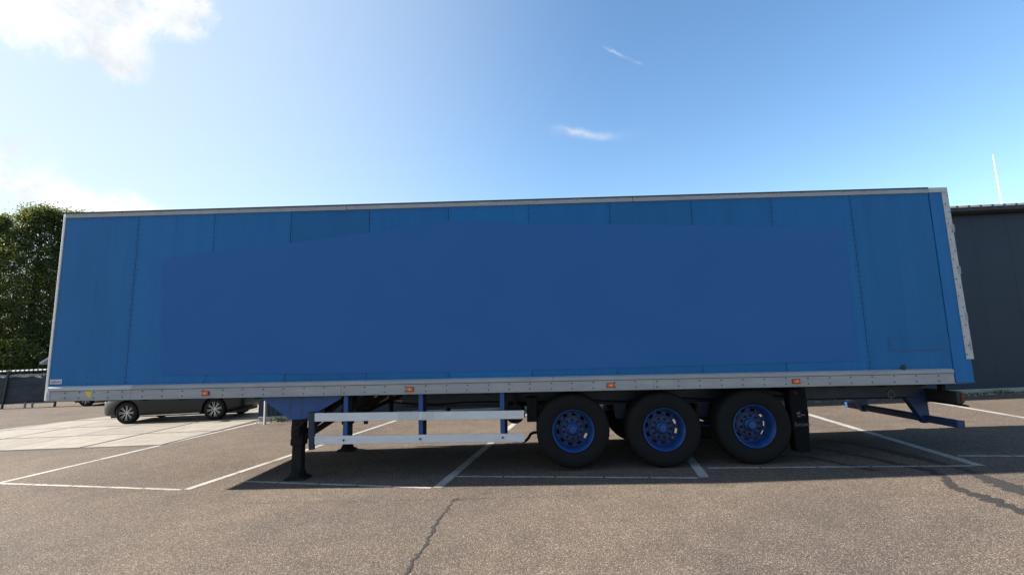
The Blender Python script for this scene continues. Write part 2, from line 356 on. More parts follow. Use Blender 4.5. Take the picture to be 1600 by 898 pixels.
for a, b, l in [((-1.10, 0.62), (2.44, -0.19), 'thin faded front line of the leftmost bay'), ((3.1, 0.18), (6.07, -0.56), 'thin front line of the bay at the landing legs'),
                ((6.30, 0.02), (9.60, -0.52), 'thin front line of the bay before the wheels'), ((9.88, -0.015), (13.24, -0.40), 'thin front line of the bay behind the wheels'),
                ((13.50, 0.18), (16.7, -0.42), 'thin dashed front line of the rightmost bay')]:
    dashed(a, b, 0.065, [0.21, 0.43, 0.63, 0.81], wob=0.009, label=l)

# crack, paving joint, oil runs
CRACK = mat('crack_shadow', (0.02, 0.017, 0.015), 0.95)
def ribbon(name, pts, ws, m, z=0.003, jit=0.02, step=0.05, label=None, seed=1, ragged=0.0):
    rnd = random.Random(seed); P = []; Wd = []
    for i in range(len(pts)-1):
        a, b = Vector((*pts[i], 0)), Vector((*pts[i+1], 0)); n = max(1, int((b-a).length/step))
        for k in range(n):
            t = k/n; P.append(a.lerp(b, t)+Vector((rnd.uniform(-jit, jit), rnd.uniform(-jit, jit), 0))); Wd.append(ws[i]*(1-t)+ws[i+1]*t)
    P.append(Vector((*pts[-1], 0))); Wd.append(ws[-1]); vs = []
    for i, p in enumerate(P):
        d = (P[min(i+1, len(P)-1)]-P[max(i-1, 0)]); d = d.normalized() if d.length > 1e-6 else Vector((1, 0, 0)); nr = Vector((-d.y, d.x, 0)); w = Wd[i]
        vs += [tuple(p-nr*w/2*(1+rnd.uniform(-ragged, ragged))+Vector((0, 0, z))), tuple(p+nr*w/2*(1+rnd.uniform(-ragged, ragged))+Vector((0, 0, z)))]
    o = MB().add(vs, [(2*i, 2*i+1, 2*i+3, 2*i+2) for i in range(len(P)-1)]).build(name, m); o['kind'] = 'structure'
    if label: o['label'] = label
    return o
ribbon('pavement_crack', [(6.50, -1.05), (6.43, -1.12), (6.41, -1.6), (6.36, -2.0), (6.385, -2.5), (6.33, -2.9), (6.35, -3.2), (6.30, -3.9), (6.33, -5)], [.008, .018, .022, .032, .022, .032, .022, .028, .028], CRACK, jit=0.02, step=0.045, label='thin dark crack in the asphalt in front of the trailer', ragged=0.75)
ribbon('pavement_crack', [(6.43, -1.12), (6.62, -1.13), (6.75, -1.2)], [.010, .008, .003], CRACK, jit=0.01, step=0.03, label='short branch at the top of the asphalt crack', ragged=0.5)
ribbon('pavement_joint', [(1.5, -0.80), (3.5, -0.95), (5.5, -1.06), (7.2, -1.10), (9.2, -0.98)], [.004, .009, .011, .008, .003], mat('joint_grime', (0.085, 0.07, 0.06), 0.95), jit=0.006, label='faint paving joint parallel to the trailer', ragged=0.6)
OIL = mat('dried_oil', (0.075, 0.062, 0.055), 0.75)
def speck(M, dark, lite, lo=0.42, hi=0.62):
    T, N, L, b = nodes(M); tc = N.new('ShaderNodeTexCoord'); n = N.new('ShaderNodeTexNoise'); n.inputs['Scale'].default_value = 60; n.inputs['Detail'].default_value = 4; L(tc.outputs['Object'], n.inputs['Vector'])
    r = N.new('ShaderNodeMapRange'); L(n.outputs['Fac'], r.inputs['Value']); r.inputs['From Min'].default_value = lo; r.inputs['From Max'].default_value = hi
    x = N.new('ShaderNodeMixRGB'); L(r.outputs[0], x.inputs[0]); x.inputs[1].default_value = (*dark, 1); x.inputs[2].default_value = (*lite, 1); L(x.outputs[0], b.inputs['Base Color'])
speck(OIL, (0.010, 0.008, 0.007), (0.045, 0.037, 0.031))
ribbon('oil_stain', [(10.9, 0.75), (11.55, 0.40), (11.75, -0.05), (11.9, -0.42), (12.0, -0.5)], [.03, .07, .07, .10, .03], OIL, jit=.012, label='dark oil run nearest the mud flap', seed=3, ragged=0.5)
ribbon('oil_stain', [(11.5, 1.45), (12.0, 1.05), (12.30, 0.35), (12.42, -0.1), (12.55, -0.55), (12.5, -0.85), (12.25, -1.25), (12.22, -1.75), (12.15, -2.3), (12.4, -3)], [.03, .06, .07, .12, .17, .06, .11, .17, .09, .05], OIL, jit=.015, label='long oil run crossing the shadow edge', seed=4, ragged=0.5)
ribbon('oil_stain', [(12.2, 1.95), (12.7, 1.40), (12.85, 0.8), (12.95, 0.2), (13.0, -0.3), (12.95, -0.8), (12.85, -1.15), (12.75, -1.55), (12.9, -2.1)], [.03, .06, .09, .18, .12, .12, .25, .22, .07], OIL, jit=.015, label='wide oil run reaching the right edge', seed=5, ragged=0.5)

# ------------------------------------------------------------------ the trailer (local frame: x along, y away from the camera, z up)
TILT = 0.0195273
X0, Z0 = 0.14837, 0.2021
trailer = tag(empty('semi_trailer', (X0, 0, Z0), (0, TILT, 0)), 'long blue box semi trailer standing nose up on its landing legs', 'trailer')
HT, HB, LEN, WID = 3.982, 1.09, 13.6, 2.55
def gz(x): return (-Z0+math.sin(TILT)*x)/math.cos(TILT)        # local height of the yard below local x
def P(name, mb, m, **k): return mb.build(name, m, k.pop('parent', trailer), **k)
body = P('box_body', MB().box(0.02, 13.34, 0.016, WID-.016, HB+.03, HT-.02), BLUE, bevel=0.01)
P('floor', MB().box(0.05, 13.4, 0.03, WID-.03, HB-.01, HB+.028), FLOORUNDER)
P('roof', MB().prism([(0.0, HT-.019), (WID/2, HT+.012), (WID, HT-.019)], 0.0, 13.5, 'x'), ALU)
P('front_wall', MB().box(-0.03, 0.019, 0.03, WID-.03, HB+.01, HT-.01), WHITE, bevel=0.015)
seams = [0.02, 1.192, 2.405, 3.61, 4.84, 6.07, 7.30, 8.545, 9.785, 10.985, 12.167, 13.335]
for far in (0, 1):
    for i in range(11):
        a, b = seams[i]+.003, seams[i+1]-.003
        off = 0.0008*((i*7) % 3)
        y0, y1 = (0.0-off, 0.0158) if not far else (WID-.0158, WID+off)
        P('side_panel', MB().box(a, b, y0, y1, 1.296, 3.902), BLUE, bevel=0.0025)
rv = MB()
for i in range(1, 11):
    for dx in (-.028, .028):
        z = 1.34
        while z < 3.88: rv.dome((seams[i]+dx, -0.0015, z), .0115, .006, 6); z += .078
for i in range(11):
    xm = (seams[i]+seams[i+1])/2; z = 1.34
    while z < 3.88:
        rv.dome((xm+(.006 if int(z*100) % 2 else -.006), -0.0015, z), .0105, .0045, 6); z += .10
x = .08
while x < 13.3: rv.dome((x, -.0015, 3.868), .010, .005, 6); rv.dome((x, -.0015, 1.325), .010, .005, 6); x += .085
P('rivets', rv, RIVET, kind='stuff')
patch = [(1.613, 3.205), (2.405, 3.285), (4.2, 3.46), (6.061, 3.687), (6.45, 3.665), (7.341, 3.60), (9.7, 3.515), (12.027, 3.414), (12.004, 1.441), (6.8, 1.395), (1.732, 1.436)]
P('masked_logo_patch', MB().prism(patch, -0.0082, -0.0078), PATCH)['label'] = 'large plain patch with a slanted top edge masking out the logo on the trailer side'  # added flat sheet for a retouched-out logo, not a real coat of paint
# top rail with dark gutter strip, cut in lengths
for a, b in ((0.0, 4.48), (4.486, 8.9), (8.906, 13.335)):
    P('top_rail', MB().prism([(-.014, 3.905), (-.014, 3.972), (.05, 3.985), (.05, 3.905)], a, b, 'x'), ALU, bevel=0.003)
P('gutter_strip', MB().box(-.005, 13.33, -.022, .03, 3.9735, 3.990), BLACK)
sc = MB(); x = .3
while x < 13.3: sc.dome((x, -.0142, 3.955), .007, .006, 6); x += .31
P('rail_screws', sc, BOLT, kind='stuff')
# bottom rail: lip over a channel
for a, b, m_ in ((0.03, 1.32, ALU2), (1.324, 7.6, ALU), (7.604, 13.318, ALU)):
    P('rail_lip', MB().prism([(-.034, 1.238), (-.034, 1.285), (-.002, 1.304), (.02, 1.304), (.02, 1.238)], a, b, 'x'), m_, bevel=0.003)
for a, b in ((0.075, 1.31), (1.313, 4.47), (4.473, 9.05), (9.053, 13.315)):
    P('bottom_rail', MB().prism([(-.024, 1.106), (-.024, 1.232), (.02, 1.232), (.02, 1.09), (-.034, 1.09), (-.034, 1.106)], a, b, 'x'), ALU, bevel=0.002)
    P('bottom_rail', MB().box(a, b, WID-.02, WID+.024, 1.09, 1.302), ALU)
P('rail_end_cap', MB().box(.012, .072, -.030, .02, 1.092, 1.234), ALU2, bevel=0.004)
bt = MB(); rnd = random.Random(5); x = .30
while x < 13.25:
    for z in (1.207, 1.130): bt.dome((x+rnd.uniform(-.004, .004), -.024, z+rnd.uniform(-.004, .004)), .011, .010, 6)
    x += rnd.choice((.30, .305, .31)) if x > 1.0 else .22
P('rail_bolts', bt, BOLT, kind='stuff')
P('front_corner_trim', MB().prism([(-.026, -.010), (.004, -.010), (.004, .010), (-.02, .012), (-.026, .04)], 1.095, 3.972, 'z'), WHITE, bevel=0.004)
P('front_corner_trim', MB().prism([(-.032, WID+.012), (.012, WID+.012), (.012, WID-.01), (-.032, WID-.04)], 1.095, 3.972, 'z'), WHITE, bevel=0.004)
# marker lamps
for x, z in ((2.445, 1.163), (5.494, 1.160), (8.43, 1.163), (11.089, 1.166)):
    base = P('marker_lamp', MB().box(x-.060, x+.060, -.030, -.0245, z-.033, z+.033), BLACK, bevel=0.006)
    base.data.materials[0] = mat('lamp_base', (0.16, 0.03, 0.012), 0.5) if 'lamp_base' not in MATS else MATS['lamp_base']
    P('lens', MB().box(x-.052, x+.052, -.052, -.031, z-.026, z+.026), AMBER, parent=base, bevel=0.012)
    P('bulb_window', MB().box(x-.016, x+.016, -.054, -.0525, z-.012, z+.012), MATS.get('bulb_w') or mat('bulb_w', (0.95, 0.34, 0.09), 0.25), parent=base)
bd = P('maker_badge', MB().box(.032, .214, -.006, -.0016, 1.338, 1.408), BADGE, bevel=0.012)
lettering('badge_lettering', 'talson', DARKPRINT, bd, (.123, -.0072, 1.374), (PI/2, 0, 0), .062, .0008)
P('warning_sticker', MB().prism([(.60, 1.222), (.70, 1.222), (.70, 1.128), (.675, 1.128)], -.0262, -.0245), YELLOW)
# hatch, plug
P('side_hatch', MB().box(12.485, 13.325, -.0065, -.0018, 1.572, 1.762), BLUE, bevel=0.002)
P('hatch_shadow_gap', MB().box(12.472, 13.336, -.0030, -.0017, 1.556, 1.772), RIVET)
pl = MB().lathe([(.034, 0), (.034, -.010), (.022, -.02), (.012, -.02)], 12, (12.635, -.002, 1.325))
for k in range(6):
    t = k*PI/3; pl.dome((12.635+.044*math.cos(t), -.002, 1.325+.044*math.sin(t)), .010, .008, 6)
P('vent_plug', pl, BLACK)
# rear frame
P('rear_frame_panel', MB().box(13.341, 13.60, -.010, .10, 1.105, 3.902), BLUE, bevel=0.004)
P('rear_frame_panel', MB().box(13.341, 13.60, WID-.10, WID+.010, 1.105, 3.902), BLUE, bevel=0.004)
P('rear_sill', MB().box(13.36, 13.615, .11, WID-.11, 1.06, 1.24), CHBLUE, bevel=0.006)
P('rear_sill_plate', MB().prism([(13.34, 1.104), (13.61, 1.118), (13.61, 1.098), (13.34, 1.082)], -.006, .4), FRAMEBLUE)
P('rear_header', MB().box(13.36, 13.61, .06, WID-.06, 3.80, 3.975), ALU, bevel=0.005)
P('corner_cap', MB().box(13.336, 13.615, -.018, .12, 3.906, 3.985), ALU2, bevel=0.006)
hp = P('hinge_post', MB().prism([(13.522, 3.904), (13.612, 3.904), (13.618, 2.6), (13.635, 1.43), (13.530, 1.43)], -.020, -.0105), ALU2, bevel=0.003)
hb = MB(); z = 1.50; k = 0
while z < 3.88:
    f = (3.9-z)/2.47; hb.dome((13.575-.012*f+(.02 if k % 2 else -.022), -.020, z), .010, .010, 6); k += 1; z += .125 if k % 3 else .17
P('hinge_bolts', hb, BOLT, parent=hp, kind='stuff')
for z in (3.35, 2.72, 2.04, 1.62):
    P('hinge', MB().box(13.596, 13.628, -.026, -.0205, z-.06, z+.06), ALU, parent=hp, bevel=0.003)
    P('hinge', MB().tube([(13.630, -.012, z-.05), (13.630, -.012, z+.05)], .010, 8), BOLT, parent=hp)
for s in (0, 1):
    d = P('rear_door', MB().box(13.602, 13.632, .08+s*1.2, 1.27+s*1.2, 1.25, 3.79), BLUE, bevel=0.006)
    for y in (.55, .95): P('lock_rod', MB().tube([(13.65, y+s*.95, 1.15), (13.65, y+s*.95, 3.85)], .015, 8), ALU2, parent=d)
# chassis
for y in (.72, 1.73):
    P('chassis_beam', MB().prism([(y-.06, 1.075), (y+.06, 1.075), (y+.06, 1.055), (y+.008, 1.05), (y+.008, .84), (y+.06, .835), (y+.06, .82), (y-.06, .82), (y-.06, .835), (y-.008, .84), (y-.008, 1.05), (y-.06, 1.055)], 5.2, 13.3, 'x'), CHBLUE)
    P('chassis_beam', MB().prism([(y-.06, 1.075), (y+.06, 1.075), (y+.06, 1.04), (y-.06, 1.04)], .5, 5.19, 'x'), CHBLUE)
for i in range(22):
    x = .7+i*.59
    P('cross_member', MB().box(x-.03, x+.03, .25, WID-.25, 1.045, 1.078), RUST)
# side guards (both sides)
for far in (0, 1):
    Y = lambda a, b: (a, b) if not far else (WID-b, WID-a)
    ya, yb = Y(.004, .034)
    pu = P('side_guard_plank', MB().prism([(4.078, .722), (4.076, .842), (7.164, .826), (7.161, .708)], ya, yb), PLANK, bevel=0.006)
    plw = P('side_guard_plank', MB().prism([(4.090, .396), (4.086, .516), (7.168, .502), (7.160, .384)], ya, yb), PLANK, bevel=0.006)
    if not far:
        for a, b in ((5.31, 5.55), (5.555, 5.63), (5.66, 5.86)):
            P('sticker_residue', MB().prism([(a, .728), (a+.01, .828), (b, .826), (b-.01, .727)], .0018, .0036), RESIDUE, parent=pu)
        for x in (4.52, 5.645, 6.845): P('plank_bolt', MB().lathe([(.016, 0), (.016, -.012), (.008, -.014)], 8, (x, .004, .452)), BOLT, parent=plw)
    ya, yb = Y(-.002, .06)
    P('guard_end_bar', MB().prism([(3.985, .86), (4.077, .86), (4.083, .325), (4.005, .325)], ya, yb), CHBLUE, bevel=0.008)
    for x in (4.53, 5.645, 6.845):
        ya, yb = Y(.036, .085)
        P('side_guard_post', MB().box(x-.035, x+.030, ya, yb, .395, 1.088), FRAMEBLUE, bevel=0.006)
        ya, yb = Y(.087, .12)
        P('post_bracket', MB().box(x+.012, x+.07, ya, yb, .40, 1.085), RUST)
# landing gear
for far in (0, 1):
    Y = lambda a, b: (a, b) if not far else (WID-b, WID-a)
    gx = 3.765; f0 = gz(gx)
    ya, yb = Y(.115, .135)
    gp = P('gusset_plate', MB().prism([(3.22, 1.085), (4.44, 1.085), (4.42, 1.03), (3.90, .745), (3.66, .740), (3.25, 1.03)], ya, yb), FRAMEBLUE, bevel=0.004)
    b_ = MB()
    for x in (3.655, 3.835):
        for k in range(6): b_.dome((x, .115 if not far else WID-.115, .80+k*.05), .011, .010, 6, 'y', -1 if not far else 1)
    P('gusset_bolts', b_, BOLT, parent=gp, kind='stuff')
    yc = .23 if not far else WID-.23
    lg = P('landing_leg', MB().box(gx-.092, gx+.085, yc-.085, yc+.085, .40, 1.07), RUST, bevel=0.012)
    P('leg_collar', MB().box(gx-.098, gx+.091, yc-.092, yc+.092, .36, .46), RUST, parent=lg, bevel=0.012)
    P('inner_tube', MB().box(gx-.078, gx+.070, yc-.07, yc+.07, f0+.07, .41), RUST, parent=lg, bevel=0.01)
    ft = MB().prism([(gx-.165, f0+.001), (gx+.155, f0+.001), (gx+.15, f0+.028), (gx+.08, f0+.05), (gx+.05, f0+.115), (gx-.06, f0+.115), (gx-.09, f0+.05), (gx-.16, f0+.028)], yc-.13, yc+.13)
    P('foot', ft, RUST, parent=lg, bevel=0.008)
    P('foot_pin', MB().tube([(gx-.004, yc-.15, f0+.08), (gx-.004, yc+.15, f0+.08)], .026, 10), RUST, parent=lg)
    P('leg_brace', MB().bar((gx+.08, yc, .46), (4.75, yc+(.25 if not far else -.25), 1.04), .05, .085), RUST)
    P('leg_brace', MB().bar((gx+.08, yc+.08, .52), (4.42, yc+(.1 if not far else -.1), 1.02), .04, .05), RUST)
P('gear_box', MB().box(3.70, 3.83, .075, .144, .50, .66), RUST, bevel=0.012)
P('crank_handle', MB().tube([(3.765, .10, .58), (3.765, .055, .58), (3.80, .05, .62), (3.93, .05, .74), (3.96, .05, .74)], .011, 8), RUST, smooth=True)
P('gear_shaft', MB().tube([(3.765, .3, .78), (3.765, WID-.3, .78)], .03, 8), RUST)
P('cross_brace', MB().bar((3.80, .35, .50), (3.80, WID-.35, 1.0), .05, .06), RUST)
P('leg_stay', MB().bar((4.95, .72, 1.04), (4.45, .72, .80), .05, .07), RUST)
P('leg_stay', MB().bar((5.2, 1.7, 1.04), (4.2, 1.7, .62), .05, .07), RUST)
# air tank, hoses, valve gear ahead of the wheels
P('air_tank', MB().lathe([(.10, .34), (.145, .36), (.15, .40), (.15, .86), (.145, .90), (.10, .92)], 24, (7.02, 0, .735)), RUST, smooth=True)
P('air_tank', MB().lathe([(.08, 1.0), (.12, 1.02), (.12, 1.55), (.08, 1.57)], 20, (6.75, 0, .90)), RUST, smooth=True)
P('valve_block', MB().box(7.20, 7.36, .30, .55, .62, .98), RUST, bevel=0.01)
P('tank_bracket', MB().box(6.99, 7.05, .40, .80, .86, 1.08), RUST)
P('air_hose', MB().tube([(7.12, .25, .345), (7.18, .25, .36), (7.22, .26, .40), (7.25, .27, .45), (7.30, .28, .47), (7.38, .3, .465), (7.42, .3, .50)], .022, 8), FLAP, smooth=True)
P('drain_valve', MB().box(6.985, 7.06, .26, .36, .335, .375), RUST)
for k, (y, dz) in enumerate(((.55, .0), (.95, .05), (1.45, .02))):
    pts = [(5.0+i*.42, y+.03*math.sin(i*1.3+k), .93+dz-.055*abs(math.sin(i*.9+k))) for i in range(20)]
    P('air_line', MB().tube(pts, .012, 6), FLAP, smooth=True)
P('tool_box', MB().box(6.66, 7.30, .75, 1.6, .80, 1.07), RUST, bevel=0.02)
# axles and wheels
AX = [(7.872, .030), (9.19, 0.0), (10.485, 0.0)]
R_T = .535
def tyre_profile():
    p = [(.292, .30), (.30, .055), (.312, .030), (.345, .016), (.40, .004), (.450, .000), (.492, .010), (.512, .024), (.528, .045)]
    for y in (.10, .165, .23, .295): p += [(R_T-.002, y-.022), (R_T, y-.012), (R_T-.016, y-.010), (R_T-.016, y-.001), (R_T, y+.001)]
    return p + [(.528, .345), (.512, .366), (.492, .380), (.45, .390), (.40, .386), (.345, .374), (.312, .36), (.30, .335), (.292, .30)]
def make_wheel():
    hub = MB().lathe([(.02, .098), (.052, .10), (.058, .108), (.060, .14), (.085, .15), (.095, .165), (.098, .20), (.12, .215), (.12, .26)], 28).build('wheel', RIMBLUE, None, smooth=True)
    MB().lathe(tyre_profile(), 72, closed=False).build('tyre', RUBBER, hub, smooth=True)
    bl = MB()
    for k in range(44):
        for y in (.012, .366):
            t = 2*PI*k/44; bl.bar((.494*math.cos(t), y, .494*math.sin(t)), (.527*math.cos(t), y+(.022 if y < .1 else .0), .527*math.sin(t)), .012, .018)
    bl.build('shoulder_lugs', RUBBER, hub, kind='stuff')
    rim = MB().lathe([(.303, .030), (.306, .022), (.300, .016), (.291, .022), (.286, .040), (.272, .055), (.266, .09), (.262, .17), (.256, .215)], 56, closed=False)
    rim.lathe([(.300, .33), (.306, .36), (.29, .36), (.27, .32), (.256, .216)], 56, closed=False)
    rim.build('rim', RIMBLUE, hub, smooth=True)
    DISC = mat('grimy_wheel_disc', (0.008, 0.045, 0.19), 0.55, var=0.7, vscale=11, col2=(0.014, 0.016, 0.03), bump=0.1)
    # disc with ten hand holes
    n = 60; rs = [.096, .150, .172, .198, .236, .2555]; ys = [.190, .190, .196, .208, .212, .215]; vs = [(r*math.cos(2*PI*j/n), y, r*math.sin(2*PI*j/n)) for r, y in zip(rs, ys) for j in range(n)]
    fs = [(i*n+j, i*n+(j+1) % n, (i+1)*n+(j+1) % n, (i+1)*n+j) for i in range(5) for j in range(n) if not (i == 3 and j % 6 in (0, 1, 2))]
    dsk = MB().add(vs, fs).build('wheel_disc', DISC, hub); sm = dsk.modifiers.new('thick', 'SOLIDIFY'); sm.thickness = .012; sm.offset = 0
    nt = MB()
    for k in range(10):
        t = 2*PI*(k+.5)/10; nt.lathe([(.017, .188), (.017, .160), (.012, .150), (.006, .148)], 6, (.132*math.cos(t), 0, .132*math.sin(t)))
    nt.build('wheel_nuts', RUST, hub, kind='stuff')
    MB().lathe([(.05, .262), (.195, .262), (.205, .28), (.205, .42), (.16, .43), (.05, .44)], 32).build('brake_drum', RUST, hub, smooth=True)
    return hub
wheel = make_wheel()
first = True
for i, (ax, lift) in enumerate(AX):
    zc = gz(ax)+R_T+lift
    for far in (0, 1):
        w = wheel if first else copy_tree(wheel)
        first = False
        w.parent = trailer; w.location = (ax, .045, zc) if not far else (ax, WID-.045, zc); w.rotation_euler = (0, .37*i+1.1*far, 0) if not far else (0, .5*i, PI)
    P('axle', MB().tube([(ax, .40, zc), (ax, WID-.40, zc)], .065, 14), RUST)
    for y in (.72, 1.73):
        P('trailing_arm', MB().bar((ax-.52, y, .70), (ax+.25, y, zc+.09), .09, .10), RUST)
        P('hanger_bracket', MB().prism([(ax-.62, .83), (ax-.42, .83), (ax-.46, .60), (ax-.58, .60)], y-.07, y+.07), CHBLUE)
        P('air_bag', MB().lathe([(.10, 0), (.13, .03), (.13, .10), (.11, .13), (.13, .16), (.13, .22), (.10, .25)], 20, (ax+.30, y, .63), 'z'), FLAP, smooth=True)
        P('brake_chamber', MB().lathe([(.05, 0), (.09, .02), (.09, .14), (.05, .17)], 16, (ax-.18, y-.08, zc+.02), 'y'), RUST, smooth=True)
# mud flaps with print
for far in (0, 1):
    ya, yb = (.06, .44) if not far else (WID-.44, WID-.06)
    P('flap_hanger', MB().bar((11.10, .05 if not far else WID-.7, 1.0), (11.10, .7 if not far else WID-.05, 1.0), .05, .05), RUST)
    mf = P('mud_flap', MB().prism([(11.02, 1.05), (11.245, 1.05), (11.262, .70), (11.235, .17), (11.05, .17), (11.02, .60)], ya, yb-.2), FLAP, bevel=0.004)
    if not far:
        lettering('flap_lettering', 'lucona', PRINT, mf, (11.158, .0575, .555), (PI/2, 0, 0), .085, .001, 0.2)
        ar = MB().prism([(11.08, .705), (11.125, .735), (11.15, .720), (11.12, .695)], .0555, .0595).prism([(11.085, .668), (11.12, .685), (11.155, .665), (11.13, .655)], .0555, .0595).prism([(11.15, .70), (11.205, .69), (11.205, .675), (11.15, .68)], .0555, .0595)
        P('flap_emblem', ar, PRINT, parent=mf)
# rear underrun bumper, light bar
RX = 13.33
P('bumper_beam', MB().prism([(RX-.05, .475), (RX+.05, .475), (RX+.05, .575), (RX-.05, .575)], .0, WID), BUMPBLUE, bevel=0.012)
P('bumper_end_cap', MB().box(RX-.054, RX+.054, -.012, .012, .471, .579), BUMPBLUE, bevel=0.008)
for y in (.60, 2.0):
    P('bumper_bracket', MB().prism([(RX-.30, 1.05), (RX+.0, 1.05), (RX+.03, .78), (RX+.04, .465), (RX-.05, .455), (RX-.27, .82)], y-.012, y+.10), BUMPBLUE, bevel=0.006)
lb = P('light_bar', MB().box(RX+.02, RX+.10, .02, .64, .80, .975), BLACK, bevel=0.01)
P('light_bar', MB().box(RX+.02, RX+.10, WID-.64, WID-.02, .80, .975), BLACK, bevel=0.01)
P('tail_lamp', MB().box(RX+.101, RX+.135, .03, .60, .815, .96), REDLENS, parent=lb, bevel=0.012)
P('tail_lamp', MB().box(RX+.07, RX+.10, .008, .0195, .825, .95), REDLENS, parent=lb, bevel=0.004)
P('rubber_lip', MB().prism([(RX-.01, .798), (RX+.10, .798), (RX+.16, .775), (RX+.15, .76), (RX+.02, .782)], -.01, .66), FLAP, bevel=0.006, parent=lb)
P('light_bracket', MB().box(RX+.0, RX+.06, .25, .33, .975, 1.08), RUST)
P('side_beam', MB().box(11.30, 13.20, .50, .56, .86, 1.06), CHBLUE, bevel=0.006)
rg = MB()
for k in range(14): t = 2*PI*k/14; t2 = 2*PI*(k+1)/14; rg.bar((12.62+.05*math.cos(t), .3, .93+.05*math.sin(t)), (12.62+.05*math.cos(t2), .3, .93+.05*math.sin(t2)), .02, .02)
P('tie_ring', rg, BOLT)

# ------------------------------------------------------------------ dark metal building behind
CLAD = mat('dark_grey_cladding', (0.0125, 0.025, 0.046), 0.5, 0.0, var=0.12, vscale=0.7, stretch=(1, 1, .25), bump=0.05, bscale=2.0, spec=0.3)
CLADJ = mat('cladding_joint', (0.02, 0.026, 0.03), 0.6)
FASC = mat('dark_fascia', (0.02, 0.022, 0.026), 0.5, var=0.2)
ROOFM = mat('fibre_cement_roof', (0.30, 0.30, 0.30), 0.8, var=0.25, vscale=4)
BY = 7.27
bld = tag(empty('metal_building', (-0.42, BY, 0)), 'dark grey metal clad hall with corrugated roof edge behind the trailer', 'building')
B = lambda n, mb, m_, **k: mb.build(n, m_, k.pop('parent', bld), **k)
LB = 44.0
B('wall_core', MB().box(.02, LB, .03, 14, .02, 5.1), CLADJ)
pm = MB().box(.0015, .9985, 0, .03, .14, 5.12).mesh('wall_panel'); pm.materials.append(CLAD)
for i in range(44):
    o = bpy.data.objects.new('wall_panel', pm); COL.objects.link(o); o.parent = bld; o.location = (i*1.0, random.uniform(-.0015, .0015), 0)
    bv = o.modifiers.new('bevel', 'BEVEL'); bv.width = .002; bv.segments = 1
for i in range(14):
    o = bpy.data.objects.new('wall_panel', pm); COL.objects.link(o); o.parent = bld; o.rotation_euler = (0, 0, PI/2); o.location = (.018, i*1.0+.03, 0)
    o.location = (.0, i*1.0+.03, 0); o.rotation_euler = (0, 0, -PI/2); o.location.y += 1.0
B('plinth', MB().box(-.02, LB, -.05, .029, 0, .135), mat('plinth_concrete', (0.30, 0.29, 0.27), .9, var=.3, vscale=4), bevel=0.01)
B('corner_flashing', MB().prism([(-.04, -.022), (.50, -.022), (.50, -.004), (-.022, -.004), (-.022, .5), (-.04, .5)], .14, 5.1, 'z'), CLAD)
for x in (.12, .25, .38): B('flashing_rib', MB().box(x-.012, x+.012, -.036, -.0225, .14, 5.1), CLAD)
B('fascia', MB().box(-.25, LB, -.22, -.02, 5.125, 5.27), FASC, bevel=0.01)
B('soffit', MB().box(-.25, LB, -.20, .10, 5.121, 5.124), FASC)
B('roof', MB().prism([(-.30, 5.285), (7.0, 6.9), (14.3, 5.285), (14.3, 5.272), (7.0, 6.885), (-.30, 5.272)], -.25, LB, 'x'), ROOFM)
rib = MB().prism([(-.31, 5.286), (7.0, 6.902), (7.0, 6.955), (-.31, 5.338)], -.035, .035, 'x').mesh('roof_rib'); rib.materials.append(FASC)
for i in range(130):
    o = bpy.data.objects.new('roof_rib', rib); COL.objects.link(o); o.parent = bld; o.location = (i*.335, 0, 0)
ap = B('gutter', MB().tube([(-.25, -.27, 5.20), (LB, -.27, 5.20)], .06, 8), FASC, smooth=True)
rod = tag(MB().tube([(22.28, 8.0, 5.40), (22.28, 8.0, 6.3), (22.28, 8.0, 7.18)], [.020, .016, .009], 8).build('aerial_mast', WHITE), 'thin white aerial mast rising from the hall roof', 'mast')
MB().box(22.20, 22.36, 7.92, 8.08, 5.30, 5.46).build('mast_foot', WHITE, rod)
MB().lathe([(.026, -.03), (.026, .03)], 8, (22.28, 8.0, 6.3), 'z').build('mast_joint', WHITE, rod)
pp = tag(MB().tube([(0.0, 0, 0), (0, 0, 1.15)], .032, 12).build('steel_post', ALU2, loc=(0.10, 6.55, 0)), 'pale steel post at the corner of the dark hall', 'post')
MB().lathe([(.032, 1.15), (.028, 1.165), (.01, 1.172)], 12, ax='z').build('cap', ALU2, pp)

# weeds and pebbles along the foot of the hall
LEAF = mat('weed_leaf', (0.10, 0.16, 0.035), 0.7, var=0.6, vscale=9, col2=(0.05, 0.085, 0.02))
STONE = mat('pale_pebble', (0.42, 0.40, 0.37), 0.85, var=0.4, vscale=12)
rnd = random.Random(11); wv = MB(); st = MB()
for i in range(1500):
    x = rnd.uniform(-.4, 26); y = BY-.06-abs(rnd.gauss(0, .16)); h = rnd.uniform(.02, .10)*(1.4 if noise.noise((x*1.3, 0, 3)) > .1 else .6)
    for k in range(4):
        a = rnd.uniform(0, 2*PI); l = h*rnd.uniform(.6, 1.2); w = rnd.uniform(.006, .016); dx, dy = math.cos(a), math.sin(a)
        b0 = Vector((x, y, .002)); t = b0+Vector((dx*l*.6, dy*l*.6, l)); s_ = Vector((-dy, dx, 0))*w; mdl = (b0+t)/2+Vector((0, 0, l*.12))
        wv.add([b0, mdl-s_, t, mdl+s_], [(0, 1, 2, 3)])
for i in range(900):
    x = rnd.uniform(-.4, 26); y = BY-.06-rnd.uniform(0, .42); s_ = rnd.uniform(.012, .035)
    c = [(x+s_*rnd.uniform(.6, 1.1)*math.cos(t), y+s_*rnd.uniform(.6, 1.1)*math.sin(t), .003) for t in (0, 1.26, 2.5, 3.77, 5.03)]
    st.add(c+[(x, y, s_*rnd.uniform(.6, 1.1))], [(j, (j+1) % 5, 5) for j in range(5)])
tag(wv.build('weeds', LEAF), 'low weeds growing along the foot of the dark hall', 'weeds', kind='stuff')
